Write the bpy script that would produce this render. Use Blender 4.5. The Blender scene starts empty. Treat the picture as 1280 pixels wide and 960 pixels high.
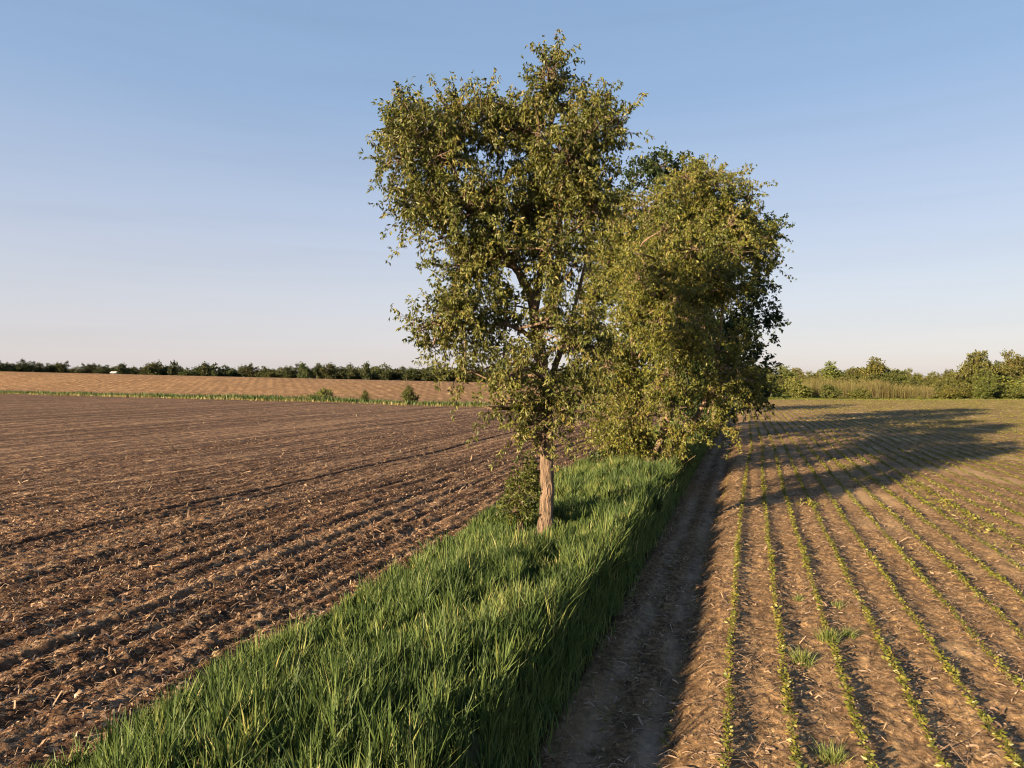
import bpy, math, random
import numpy as np

# ------------------------------------------------------------------ camera, world, sun, exposure
scene = bpy.context.scene
C = scene.collection
rng = np.random.default_rng(7)
random.seed(7)

CAM_H = 4.3
FPX = 888.0
HORIZON = 476.0
cam_data = bpy.data.cameras.new('camera')
cam_data.sensor_width = 36.0
cam_data.lens = 36.0 * FPX / 1280.0
cam_data.clip_start = 0.1
cam_data.clip_end = 6000
cam = bpy.data.objects.new('camera', cam_data)
cam.location = (0, 0, CAM_H)
cam.rotation_euler = (math.radians(90) - math.atan((480 - HORIZON) / FPX), 0, 0)
C.objects.link(cam)
scene.camera = cam

SUN_EL, SUN_ROT = math.radians(15), math.radians(227)
world = bpy.data.worlds.new('World')
scene.world = world
world.use_nodes = True
wt = world.node_tree
wn, wl = wt.nodes, wt.links
bg = wn['Background']
bg.inputs[1].default_value = 0.05
sky = wn.new('ShaderNodeTexSky')
sky.sky_type = 'NISHITA'
sky.sun_disc = False
sky.sun_elevation = SUN_EL
sky.sun_rotation = SUN_ROT
sky.air_density = 1.0
sky.dust_density = 0.6
sky.ozone_density = 2.0
tc = wn.new('ShaderNodeTexCoord')
sep = wn.new('ShaderNodeSeparateXYZ')
wl.new(tc.outputs['Generated'], sep.inputs[0])
ramp = wn.new('ShaderNodeValToRGB')          # clear evening sky: mauve at the horizon, blue above, the same all round
wl.new(sep.outputs['Z'], ramp.inputs[0])
RAMP = [(0.0, (5.3, 4.7, 4.95)), (0.05, (5.5, 5.0, 5.35)), (0.12, (5.1, 5.05, 5.6)), (0.22, (4.1, 4.6, 5.8)),
        (0.36, (2.6, 3.7, 5.5)), (0.6, (1.8, 2.9, 4.8)), (1.0, (1.3, 2.2, 4.0))]
el = ramp.color_ramp.elements
while len(el) < len(RAMP):
    el.new(0.5)
for e, (p, c) in zip(el, RAMP):
    e.position = p
    e.color = (*[0.68 * q for q in c], 1)
nz = wn.new('ShaderNodeTexNoise')            # faint streaks of high cloud near the horizon
mp = wn.new('ShaderNodeMapping')
mp.inputs['Scale'].default_value = (1.6, 1.6, 26)
wl.new(tc.outputs['Generated'], mp.inputs[0])
wl.new(mp.outputs[0], nz.inputs['Vector'])
nz.inputs['Scale'].default_value = 1.6
nz.inputs['Detail'].default_value = 5
mr = wn.new('ShaderNodeMapRange')
mr.inputs[1].default_value, mr.inputs[2].default_value = 0.45, 0.8
mr.inputs[3].default_value, mr.inputs[4].default_value = 1.0, 0.945
wl.new(nz.outputs[0], mr.inputs[0])
mulc = wn.new('ShaderNodeVectorMath')
mulc.operation = 'SCALE'
wl.new(ramp.outputs[0], mulc.inputs[0])
wl.new(mr.outputs[0], mulc.inputs['Scale'])
mixs = wn.new('ShaderNodeMix')
mixs.data_type = 'RGBA'
mixs.inputs[0].default_value = 0.8
wl.new(sky.outputs[0], mixs.inputs[6])
wl.new(mulc.outputs[0], mixs.inputs[7])
wl.new(mixs.outputs[2], bg.inputs[0])

sun_data = bpy.data.lights.new('sun', 'SUN')
sun_data.energy = 5.0
sun_data.angle = math.radians(0.55)
sun_data.color = (1.0, 0.75, 0.46)
sun = bpy.data.objects.new('sun', sun_data)
AZ = (-0.731, -0.682)                        # where the sun stands, seen from above
sun.rotation_euler = (math.pi / 2 - SUN_EL, 0, math.atan2(AZ[0], -AZ[1]))
sun.location = (-20, -20, 30)
C.objects.link(sun)

scene.view_settings.view_transform = 'Standard'
scene.view_settings.look = 'None'
scene.view_settings.exposure = 1.95
scene.view_settings.gamma = 1.0
scene.cycles.filter_width = 1.1

# ------------------------------------------------------------------ helpers
def P(px, py, Y):
    return np.array([(px - 640) / FPX * Y, Y, CAM_H - (py - HORIZON) / FPX * Y])

TH = math.atan(0.327)
DV = np.array([math.sin(TH), math.cos(TH)])   # along the rows
NV = np.array([math.cos(TH), -math.sin(TH)])  # across the rows, to the right
ORG = np.array([2.37, 7.89])

def uv2xy(u, v):
    return ORG[0] + u * DV[0] + v * NV[0], ORG[1] + u * DV[1] + v * NV[1]

def xy2uv(x, y):
    return (x - ORG[0]) * DV[0] + (y - ORG[1]) * DV[1], (x - ORG[0]) * NV[0] + (y - ORG[1]) * NV[1]

def smooth(t):
    t = np.clip(t, 0, 1)
    return t * t * (3 - 2 * t)

def hash2(ix, iy, seed):
    h = (ix.astype(np.int64) * 374761393 + iy.astype(np.int64) * 668265263 + seed * 144269504) & 0x7fffffff
    h = ((h ^ (h >> 13)) * 1274126177) & 0x7fffffff
    h = ((h ^ (h >> 15)) * 973219331) & 0x7fffffff
    return (h ^ (h >> 16)) & 0xffff

def pnoise(x, y, seed=0):
    ix, iy = np.floor(x), np.floor(y)
    fx, fy = x - ix, y - iy
    sx, sy = fx * fx * fx * (fx * (fx * 6 - 15) + 10), fy * fy * fy * (fy * (fy * 6 - 15) + 10)
    def g(a, b):
        ang = hash2(ix + a, iy + b, seed) * (2 * math.pi / 65536)
        return np.cos(ang) * (fx - a) + np.sin(ang) * (fy - b)
    n0 = g(0, 0) + sx * (g(1, 0) - g(0, 0))
    n1 = g(0, 1) + sx * (g(1, 1) - g(0, 1))
    return 1.5 * (n0 + sy * (n1 - n0))

def fbm(x, y, octs=3, seed=0):
    s, a, f = 0, 1, 1
    for i in range(octs):
        s = s + a * pnoise(x * f, y * f, seed + i)
        a *= 0.5
        f *= 2.03
    return s

HN = np.array([0.487, 0.873])     # across the grass margin that ends the left field
HT = np.array([0.873, -0.487])
def hedge_st(x, y):
    dx, dy = x + 3, y - 109
    return dx * HN[0] + dy * HN[1], dx * HT[0] + dy * HT[1]

def H(x, y):
    """Terrain: flat on the right, a low rise beyond the margin on the left."""
    s, t = hedge_st(x, y)
    A = (2.3 + 0.0190 * np.clip(-t, 0, 700)) * smooth((60 - t) / 130)
    r = np.where(s < 90, smooth(s / 90), 1 - 0.0022 * (s - 90))
    return A * np.clip(r, 0.2, 1)

def mesh_np(name, V, F, mat=None, parent=None, rnd=None, smooth_shade=False, link=True):
    V = np.asarray(V, dtype=np.float32)
    F = np.asarray(F, dtype=np.int32)
    me = bpy.data.meshes.new(name)
    n, k = F.shape
    me.vertices.add(len(V))
    me.vertices.foreach_set('co', V.ravel())
    me.loops.add(n * k)
    me.loops.foreach_set('vertex_index', F.ravel())
    me.polygons.add(n)
    me.polygons.foreach_set('loop_start', np.arange(0, n * k, k, dtype=np.int32))
    me.polygons.foreach_set('loop_total', np.full(n, k, dtype=np.int32))
    if smooth_shade:
        me.polygons.foreach_set('use_smooth', np.ones(n, dtype=bool))
    me.update(calc_edges=True)
    if rnd is not None:
        a = me.attributes.new('rnd', 'FLOAT', 'FACE')
        a.data.foreach_set('value', np.asarray(rnd, dtype=np.float32))
    if mat:
        me.materials.append(mat)
    o = bpy.data.objects.new(name, me)
    if link:
        C.objects.link(o)
    if parent:
        o.parent = parent
    return o

def tag(o, label=None, cat=None, group=None, kind=None):
    if label: o['label'] = label
    if cat: o['category'] = cat
    if group: o['group'] = group
    if kind: o['kind'] = kind
    return o

def empty(name, loc, label, cat, group=None):
    o = bpy.data.objects.new(name, None)
    C.objects.link(o)
    o.location = loc
    o.empty_display_size = 0.3
    return tag(o, label, cat, group)

def copy_tree(root, loc, rz, scale, label, group):
    r = root.copy()
    C.objects.link(r)
    r.location = loc
    r.rotation_euler = (0, 0, rz)
    r.scale = scale
    tag(r, label, None, group)
    for ch in list(root.children):
        c = ch.copy()
        C.objects.link(c)
        c.parent = r
    return r

def norm(a):
    return a / np.maximum(np.linalg.norm(a, axis=-1, keepdims=True), 1e-9)

def grid_faces(nu, nv):
    i = np.arange(nu * nv).reshape(nu, nv)
    return np.stack([i[:-1, :-1], i[1:, :-1], i[1:, 1:], i[:-1, 1:]], -1).reshape(-1, 4)

def axis_nodes(start, fine_len, d, growth, end, maxd=1e9):
    a = [start]
    while a[-1] < start + fine_len:
        a.append(a[-1] + d)
    dd = d
    while a[-1] < end:
        dd = min(dd * growth, maxd)
        a.append(a[-1] + dd)
    return np.array(a)

class Mesh:
    """Collects vertices and triangles/quads (as triangles) with one random number per face."""
    def __init__(self):
        self.V, self.F, self.R, self.n = [], [], [], 0
    def add(self, V, F, R=None):
        V = np.asarray(V).reshape(-1, 3)
        F = np.asarray(F).reshape(-1, 3)
        self.V.append(V)
        self.F.append(F + self.n)
        self.R.append(np.zeros(len(F)) if R is None else np.asarray(R))
        self.n += len(V)
    def build(self, name, mat, parent=None, smooth_shade=False):
        return mesh_np(name, np.concatenate(self.V), np.concatenate(self.F), mat, parent, np.concatenate(self.R), smooth_shade)

def leaf_quads(m, c, ax, L, W, fold=0.25, R=None):
    """Folded rhombic leaves: c (n,3) base, ax (n,3) direction, L and W sizes."""
    n = len(c)
    rv = norm(rng.normal(size=(n, 3)))
    b = norm(np.cross(ax, rv))
    nn = np.cross(ax, b)
    L = np.broadcast_to(L, (n,))[:, None]
    W = np.broadcast_to(W, (n,))[:, None]
    v0 = c
    v1 = c + ax * L * 0.45 + b * W * 0.5 + nn * W * fold
    v2 = c + ax * L
    v3 = c + ax * L * 0.45 - b * W * 0.5 + nn * W * fold
    V = np.stack([v0, v1, v2, v3], 1)
    i = np.arange(n)[:, None] * 4
    F = np.concatenate([i + [[0, 1, 2]], i + [[0, 2, 3]]], 1).reshape(-1, 3)
    if R is None:
        R = rng.random(n)
    m.add(V, F, np.repeat(R, 2))

def tube(m, pts, rads, sides=6, bump=0.0, seed=0):
    pts = np.asarray(pts, float)
    rads = np.asarray(rads, float)
    n = len(pts)
    tan = norm(np.gradient(pts, axis=0))
    up = np.array([0.3, 0.9, 0.1])
    V = []
    a = np.arange(sides) * 2 * math.pi / sides
    for i in range(n):
        s = norm(np.cross(tan[i], up))
        t = np.cross(s, tan[i])
        r = np.full(sides, rads[i])
        if bump:
            r = r * (1 + bump * pnoise(np.cos(a) * 2.2 + seed, np.sin(a) * 2.2 + i * 0.16, seed)
                     + 0.6 * bump * pnoise(a * 2.6, a * 0 + i * 0.35, seed + 5))
        V.append(pts[i] + np.outer(np.cos(a) * r, s) + np.outer(np.sin(a) * r, t))
    V = np.concatenate(V)
    F = []
    for i in range(n - 1):
        for k in range(sides):
            p, q = i * sides + k, i * sides + (k + 1) % sides
            F += [[p, q, q + sides], [p, q + sides, p + sides]]
    for k in range(1, sides - 1):
        F.append([(n - 1) * sides, (n - 1) * sides + k, (n - 1) * sides + k + 1])
    m.add(V, F)

def spline(pts, n):
    pts = np.asarray(pts, float)
    k = len(pts)
    if k == 2:
        t = np.linspace(0, 1, n)[:, None]
        return pts[0] * (1 - t) + pts[1] * t
    t = np.linspace(0, k - 1.0001, n)
    i = np.clip(t.astype(int), 0, k - 2)
    f = (t - i)[:, None]
    p0, p1, p2, p3 = pts[np.maximum(i - 1, 0)], pts[i], pts[i + 1], pts[np.minimum(i + 2, k - 1)]
    return 0.5 * (2 * p1 + (p2 - p0) * f + (2 * p0 - 5 * p1 + 4 * p2 - p3) * f ** 2 + (3 * p1 - p0 - 3 * p2 + p3) * f ** 3)

# ------------------------------------------------------------------ materials
def new_mat(name):
    m = bpy.data.materials.new(name)
    m.use_nodes = True
    nt = m.node_tree
    for n in list(nt.nodes):
        nt.nodes.remove(n)
    out = nt.nodes.new('ShaderNodeOutputMaterial')
    return m, nt, nt.nodes, nt.links, out

ALB = 0.70                                   # overall reflectance of soil and plants

def ramp_node(N, stops, interp='LINEAR'):
    r = N.new('ShaderNodeValToRGB')
    r.color_ramp.interpolation = interp
    e = r.color_ramp.elements
    while len(e) < len(stops):
        e.new(0.5)
    for x, (p, c) in zip(e, stops):
        x.position = p
        x.color = (*[ALB * q for q in c], 1)
    return r

def leaf_mat(name, stops, trans=0.35, per_object=False, rough=0.45, gloss=0.025):
    m, nt, N, L, out = new_mat(name)
    a = N.new('ShaderNodeAttribute')
    a.attribute_name = 'rnd'
    r = ramp_node(N, stops)
    fac = a.outputs['Fac']
    L.new(fac, r.inputs[0])
    col = r.outputs[0]
    if per_object:
        oi = N.new('ShaderNodeObjectInfo')
        hs = N.new('ShaderNodeHueSaturation')
        m1 = N.new('ShaderNodeMapRange')
        m1.inputs[3].default_value, m1.inputs[4].default_value = 0.475, 0.53
        m2 = N.new('ShaderNodeMapRange')
        m2.inputs[3].default_value, m2.inputs[4].default_value = 0.6, 1.25
        mm = N.new('ShaderNodeMath')
        mm.operation = 'FRACT'
        mx = N.new('ShaderNodeMath')
        mx.operation = 'MULTIPLY'
        mx.inputs[1].default_value = 7.31
        L.new(oi.outputs['Random'], mx.inputs[0])
        L.new(mx.outputs[0], mm.inputs[0])
        L.new(oi.outputs['Random'], m1.inputs[0])
        L.new(mm.outputs[0], m2.inputs[0])
        L.new(m1.outputs[0], hs.inputs['Hue'])
        L.new(m2.outputs[0], hs.inputs['Value'])
        L.new(col, hs.inputs['Color'])
        col = hs.outputs[0]
    d = N.new('ShaderNodeBsdfDiffuse')
    t = N.new('ShaderNodeBsdfTranslucent')
    g = N.new('ShaderNodeBsdfGlossy')
    g.inputs['Roughness'].default_value = rough
    mx1 = N.new('ShaderNodeMixShader')
    mx1.inputs[0].default_value = trans
    mx2 = N.new('ShaderNodeMixShader')
    mx2.inputs[0].default_value = gloss
    L.new(col, d.inputs[0])
    L.new(col, t.inputs[0])
    L.new(d.outputs[0], mx1.inputs[1])
    L.new(t.outputs[0], mx1.inputs[2])
    L.new(mx1.outputs[0], mx2.inputs[1])
    L.new(g.outputs[0], mx2.inputs[2])
    L.new(mx2.outputs[0], out.inputs[0])
    return m

def bark_mat(name, c1, c2):
    m, nt, N, L, out = new_mat(name)
    t = N.new('ShaderNodeTexCoord')
    mp = N.new('ShaderNodeMapping')
    mp.inputs['Scale'].default_value = (1, 1, 0.22)
    nz = N.new('ShaderNodeTexNoise')
    nz.inputs['Scale'].default_value = 16
    nz.inputs['Detail'].default_value = 7
    nz.inputs['Distortion'].default_value = 0.6
    L.new(t.outputs['Object'], mp.inputs[0])
    L.new(mp.outputs[0], nz.inputs['Vector'])
    r = ramp_node(N, [(0.32, c1), (0.62, c2)])
    L.new(nz.outputs[0], r.inputs[0])
    b = N.new('ShaderNodeBump')
    b.inputs['Strength'].default_value = 0.9
    b.inputs['Distance'].default_value = 0.14
    L.new(nz.outputs[0], b.inputs['Height'])
    p = N.new('ShaderNodeBsdfPrincipled')
    p.inputs['Roughness'].default_value = 0.9
    L.new(r.outputs[0], p.inputs['Base Color'])
    L.new(b.outputs[0], p.inputs['Normal'])
    L.new(p.outputs[0], out.inputs[0])
    return m

def plain_mat(name, c, rough=0.8):
    m, nt, N, L, out = new_mat(name)
    p = N.new('ShaderNodeBsdfPrincipled')
    p.inputs['Roughness'].default_value = rough
    nz = N.new('ShaderNodeTexNoise')
    nz.inputs['Scale'].default_value = 3
    r = ramp_node(N, [(0.3, tuple(x * 0.8 for x in c)), (0.7, c)])
    L.new(nz.outputs[0], r.inputs[0])
    L.new(r.outputs[0], p.inputs['Base Color'])
    L.new(p.outputs[0], out.inputs[0])
    return m

def row_coords(N, L, su=1.0, sv=1.0):
    """Position expressed along (y) and across (x) the crop rows."""
    g = N.new('ShaderNodeNewGeometry')
    mp = N.new('ShaderNodeMapping')
    mp.vector_type = 'TEXTURE'
    mp.inputs['Location'].default_value = (ORG[0], ORG[1], 0)
    mp.inputs['Rotation'].default_value = (0, 0, -TH)
    L.new(g.outputs['Position'], mp.inputs[0])
    sc = N.new('ShaderNodeMapping')
    sc.inputs['Scale'].default_value = (sv, su, 1)
    L.new(mp.outputs[0], sc.inputs[0])
    return mp.outputs[0], sc.outputs[0]

def noise(N, L, vec, scale, detail=4, rough=0.55, dist=0.0):
    n = N.new('ShaderNodeTexNoise')
    n.inputs['Scale'].default_value = scale
    n.inputs['Detail'].default_value = detail
    n.inputs['Roughness'].default_value = rough
    n.inputs['Distortion'].default_value = dist
    L.new(vec, n.inputs['Vector'])
    return n.outputs[0]

def mixc(N, L, fac, a, b, mode='MIX'):
    m = N.new('ShaderNodeMix')
    m.data_type = 'RGBA'
    m.blend_type = mode
    for s, v in ((0, fac), (6, a), (7, b)):
        if hasattr(v, 'links'):
            L.new(v, m.inputs[s])
        elif s == 0:
            m.inputs[0].default_value = v
        else:
            m.inputs[s].default_value = (*v, 1)
    return m.outputs[2]

def maprange(N, L, v, a, b, c=0.0, d=1.0):
    m = N.new('ShaderNodeMapRange')
    L.new(v, m.inputs[0])
    for i, x in enumerate((a, b, c, d)):
        m.inputs[i + 1].default_value = x
    return m.outputs[0]

def soil_mat(name, dark, mid, straw, straw_cut, scale, patch, bump=0.04, rows=None, cbump=0.1, furrow=False, crust=False):
    m, nt, N, L, out = new_mat(name)
    rc, rs = row_coords(N, L, 0.45, 1.0)
    fine = noise(N, L, rc, scale, 6, 0.65)
    streak = noise(N, L, rs, scale * 1.5, 5, 0.7, 0.6)
    big = noise(N, L, rc, 0.12, 4)
    base = ramp_node(N, [(0.34, dark), (0.64, mid)])
    L.new(fine, base.inputs[0])
    col = mixc(N, L, maprange(N, L, big, 0.35, 0.7), base.outputs[0], patch, 'MULTIPLY')
    col = mixc(N, L, maprange(N, L, streak, straw_cut, straw_cut + 0.08), col, tuple(ALB * q for q in straw))
    straw = tuple(ALB * q for q in straw)
    coarse = noise(N, L, rs, scale * 0.32, 4, 0.6, 0.4)     # bigger clods and mats of residue, seen further off
    col = mixc(N, L, maprange(N, L, coarse, straw_cut + 0.02, straw_cut + 0.14, 0, 0.65), col, straw)
    col = mixc(N, L, maprange(N, L, coarse, 0.44, 0.34, 0, 0.6), col, tuple(ALB * q for q in dark))
    if furrow:                                            # bands of thicker and thinner residue left by the tillage passes
        bc = N.new('ShaderNodeMapping')
        bc.inputs['Scale'].default_value = (1.0, 0.015, 1)
        L.new(rc, bc.inputs[0])
        bands = noise(N, L, bc.outputs[0], 0.9, 4, 0.65)
        col = mixc(N, L, maprange(N, L, bands, 0.50, 0.36, 0, 0.75), col, tuple(ALB * q for q in dark))
        col = mixc(N, L, maprange(N, L, bands, 0.54, 0.70, 0, 0.45), col, straw)
    if crust:                                             # smooth crusted patches without litter
        col = mixc(N, L, maprange(N, L, noise(N, L, rs, 0.33, 3, 0.5, 0.5), 0.56, 0.64, 0, 0.75), col, tuple(ALB * q for q in (0.46, 0.315, 0.175)))
    if crust:                                             # headland beside the grass, its cast shade deepened in the soil colour
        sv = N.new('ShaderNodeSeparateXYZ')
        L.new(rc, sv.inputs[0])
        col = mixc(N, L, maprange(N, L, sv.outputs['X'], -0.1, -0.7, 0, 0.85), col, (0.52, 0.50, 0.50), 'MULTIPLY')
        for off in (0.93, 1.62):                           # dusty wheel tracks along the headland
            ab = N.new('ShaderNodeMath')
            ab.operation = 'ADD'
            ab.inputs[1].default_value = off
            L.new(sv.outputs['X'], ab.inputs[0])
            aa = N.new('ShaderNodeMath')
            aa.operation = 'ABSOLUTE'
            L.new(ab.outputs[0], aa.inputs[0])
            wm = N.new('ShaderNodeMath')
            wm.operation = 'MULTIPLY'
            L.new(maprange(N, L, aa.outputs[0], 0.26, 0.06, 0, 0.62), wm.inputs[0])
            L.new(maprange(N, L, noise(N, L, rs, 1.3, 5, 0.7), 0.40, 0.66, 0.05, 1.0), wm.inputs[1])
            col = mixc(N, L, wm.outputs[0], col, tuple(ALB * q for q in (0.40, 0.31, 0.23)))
    if rows:                                              # drilled stubble rows of the far field
        g = N.new('ShaderNodeNewGeometry')
        dp = N.new('ShaderNodeVectorMath')
        dp.operation = 'DOT_PRODUCT'
        dp.inputs[1].default_value = (0.948 * 6.283 / rows, 0.32 * 6.283 / rows, 0)
        L.new(g.outputs['Position'], dp.inputs[0])
        sn = N.new('ShaderNodeMath')
        sn.operation = 'SINE'
        L.new(dp.outputs['Value'], sn.inputs[0])
        msk = N.new('ShaderNodeMath')
        msk.operation = 'MULTIPLY'
        L.new(maprange(N, L, sn.outputs[0], -0.4, 0.8), msk.inputs[0])
        L.new(maprange(N, L, noise(N, L, rc, 0.02, 3), 0.38, 0.6, 0.1, 0.75), msk.inputs[1])
        col = mixc(N, L, msk.outputs[0], col, tuple(ALB * q for q in dark))
    p = N.new('ShaderNodeBsdfPrincipled')
    p.inputs['Roughness'].default_value = 0.95
    p.inputs['Specular IOR Level'].default_value = 0.15
    L.new(col, p.inputs['Base Color'])
    ad = N.new('ShaderNodeMath')
    L.new(fine, ad.inputs[0])
    L.new(streak, ad.inputs[1])
    b = N.new('ShaderNodeBump')
    b.inputs['Strength'].default_value = 0.9
    b.inputs['Distance'].default_value = bump
    L.new(ad.outputs[0], b.inputs['Height'])
    b2 = N.new('ShaderNodeBump')
    b2.inputs['Strength'].default_value = 1.0
    b2.inputs['Distance'].default_value = cbump
    L.new(coarse, b2.inputs['Height'])
    L.new(b.outputs[0], b2.inputs['Normal'])
    if furrow:                                            # furrows further off than the modelled ones
        sx = N.new('ShaderNodeSeparateXYZ')
        L.new(rc, sx.inputs[0])
        wv = N.new('ShaderNodeMath')
        wv.operation = 'MULTIPLY_ADD'
        wv.inputs[1].default_value = 2 * math.pi / 0.77
        L.new(sx.outputs['X'], wv.inputs[0])
        L.new(maprange(N, L, noise(N, L, rc, 0.6, 3), 0, 1, -1.5, 1.5), wv.inputs[2])
        cs = N.new('ShaderNodeMath')
        cs.operation = 'COSINE'
        L.new(wv.outputs[0], cs.inputs[0])
        am = N.new('ShaderNodeMath')
        am.operation = 'MULTIPLY'
        L.new(cs.outputs[0], am.inputs[0])
        L.new(maprange(N, L, sx.outputs['X'], -16.0, -34.0), am.inputs[1])
        am2 = N.new('ShaderNodeMath')
        am2.operation = 'MULTIPLY'
        L.new(am.outputs[0], am2.inputs[0])
        L.new(maprange(N, L, noise(N, L, rs, 0.25, 3), 0.35, 0.65, 0.3, 1.0), am2.inputs[1])
        b3 = N.new('ShaderNodeBump')
        b3.inputs['Distance'].default_value = 0.07
        L.new(am2.outputs[0], b3.inputs['Height'])
        L.new(b3.outputs[0], b.inputs['Normal'])
    L.new(b2.outputs[0], p.inputs['Normal'])
    L.new(p.outputs[0], out.inputs[0])
    return m

M_left = soil_mat('tilled_soil', (0.056, 0.031, 0.019), (0.225, 0.125, 0.073), (0.58, 0.38, 0.22), 0.54, 7.0, (0.74, 0.71, 0.68), 0.07, cbump=0.30, furrow=True)
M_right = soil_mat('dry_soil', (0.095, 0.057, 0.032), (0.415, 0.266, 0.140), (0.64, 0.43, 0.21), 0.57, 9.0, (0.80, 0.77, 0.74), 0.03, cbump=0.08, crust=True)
M_far = soil_mat('far_soil', (0.19, 0.11, 0.055), (0.46, 0.28, 0.14), (0.58, 0.38, 0.18), 0.58, 0.8, (0.85, 0.82, 0.75), 0.15, rows=2.6)
M_bank = soil_mat('bank_soil', (0.025, 0.030, 0.012), (0.05, 0.06, 0.02), (0.16, 0.14, 0.06), 0.66, 8.0, (0.9, 0.9, 0.9), 0.03)

def meadow_mat():
    m, nt, N, L, out = new_mat('meadow')
    g = N.new('ShaderNodeNewGeometry')
    n1 = noise(N, L, g.outputs['Position'], 0.03, 5)
    n2 = noise(N, L, g.outputs['Position'], 0.9, 4)
    r = ramp_node(N, [(0.35, (0.075, 0.105, 0.022)), (0.6, (0.27, 0.27, 0.065))])
    L.new(n1, r.inputs[0])
    col = mixc(N, L, maprange(N, L, n2, 0.3, 0.7), r.outputs[0], (0.7, 0.72, 0.6), 'MULTIPLY')
    p = N.new('ShaderNodeBsdfDiffuse')
    L.new(col, p.inputs[0])
    b = N.new('ShaderNodeBump')
    b.inputs['Distance'].default_value = 0.4
    L.new(n2, b.inputs['Height'])
    L.new(b.outputs[0], p.inputs['Normal'])
    L.new(p.outputs[0], out.inputs[0])
    return m
M_meadow = meadow_mat()

M_leaf1 = leaf_mat('willow_leaf', [(0.0, (0.055, 0.072, 0.013)), (0.45, (0.142, 0.160, 0.035)), (0.75, (0.23, 0.225, 0.050)), (1.0, (0.27, 0.20, 0.065))], 0.32)
M_leaf2 = leaf_mat('maple_leaf', [(0.0, (0.055, 0.078, 0.016)), (0.4, (0.150, 0.170, 0.030)), (0.75, (0.255, 0.25, 0.044)), (1.0, (0.29, 0.22, 0.06))], 0.32)
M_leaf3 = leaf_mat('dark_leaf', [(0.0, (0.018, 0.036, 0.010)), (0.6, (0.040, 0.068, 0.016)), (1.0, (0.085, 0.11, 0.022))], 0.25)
M_bush = leaf_mat('shrub_leaf', [(0.0, (0.06, 0.085, 0.016)), (0.6, (0.13, 0.155, 0.03)), (1.0, (0.20, 0.19, 0.045))], 0.35)
M_fartree = leaf_mat('far_leaf', [(0.0, (0.055, 0.075, 0.018)), (0.6, (0.17, 0.185, 0.04)), (1.0, (0.28, 0.25, 0.06))], 0.25, per_object=True)
M_treeline = leaf_mat('treeline_leaf', [(0.0, (0.04, 0.055, 0.018)), (0.6, (0.08, 0.095, 0.028)), (1.0, (0.14, 0.135, 0.042))], 0.25, per_object=True)
M_fan = leaf_mat('fan_leaf', [(0.0, (0.06, 0.085, 0.018)), (0.6, (0.125, 0.165, 0.030)), (1.0, (0.23, 0.25, 0.05))], 0.3)
M_grass = leaf_mat('long_grass', [(0.0, (0.045, 0.082, 0.024)), (0.5, (0.120, 0.185, 0.052)), (0.85, (0.27, 0.315, 0.090)), (1.0, (0.50, 0.43, 0.18))], 0.35, gloss=0.015, rough=0.5)
M_drygrass = leaf_mat('dry_grass', [(0.0, (0.17, 0.17, 0.05)), (1.0, (0.38, 0.30, 0.11))], 0.3)
M_crop = leaf_mat('seedling_leaf', [(0.0, (0.09, 0.125, 0.02)), (0.6, (0.22, 0.22, 0.038)), (1.0, (0.36, 0.30, 0.065))], 0.35)
M_reed = leaf_mat('reed_stem', [(0.0, (0.10, 0.075, 0.032)), (0.5, (0.20, 0.15, 0.06)), (0.75, (0.16, 0.16, 0.04)), (1.0, (0.13, 0.16, 0.035))], 0.2)
M_straw = leaf_mat('straw', [(0.0, (0.13, 0.085, 0.055)), (0.5, (0.30, 0.20, 0.13)), (1.0, (0.52, 0.38, 0.25))], 0.12, gloss=0.05)
M_bark = bark_mat('bark', (0.05, 0.035, 0.024), (0.30, 0.205, 0.138))
M_bark2 = bark_mat('pale_bark', (0.15, 0.105, 0.07), (0.38, 0.27, 0.18))
M_bark3 = bark_mat('dark_bark', (0.07, 0.05, 0.035), (0.17, 0.125, 0.085))

# ------------------------------------------------------------------ terrain sheets
def sheet(name, un, vn, zfun, mat, kind='structure', shade=True):
    U, Vv = np.meshgrid(un, vn, indexing='ij')
    x, y = uv2xy(U, Vv)
    z = zfun(U, Vv, x, y)
    V = np.stack([x, y, z], -1).reshape(-1, 3)
    F = grid_faces(len(un), len(vn))[:, ::-1]
    c = V[F].mean(1)
    F = F[(np.abs(c[:, 0]) < 0.9 * c[:, 1] + 7) & (c[:, 2] > -3)]        # keep what could be seen from here or a few steps aside
    used_v, F = np.unique(F, return_inverse=True)
    V, F = V[used_v], F.reshape(-1, 4)
    o = mesh_np(name, V, F, mat, smooth_shade=shade)
    o['kind'] = kind
    return o

V_L, V_R = -7.15, -2.25      # edges of the grass strip across the rows

def left_edge(u):
    return np.interp(u, [-6, -2, 2, 9, 18, 30, 60], [-6.8, -6.85, -6.85, -7.1, -7.65, -7.6, -7.4]) + 0.15 * pnoise(u * 0.35, u * 0 + 3.3, 41)

GROOVES = [(-17.3, 0.09, 0.12), (-17.85, 0.07, 0.11), (-7.75, 0.07, 0.14), (-8.6, 0.08, 0.15), (-9.35, 0.08, 0.13), (-10.2, 0.08, 0.16), (-11.7, 0.07, 0.15), (-31.0, 0.12, 0.2)]

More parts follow.
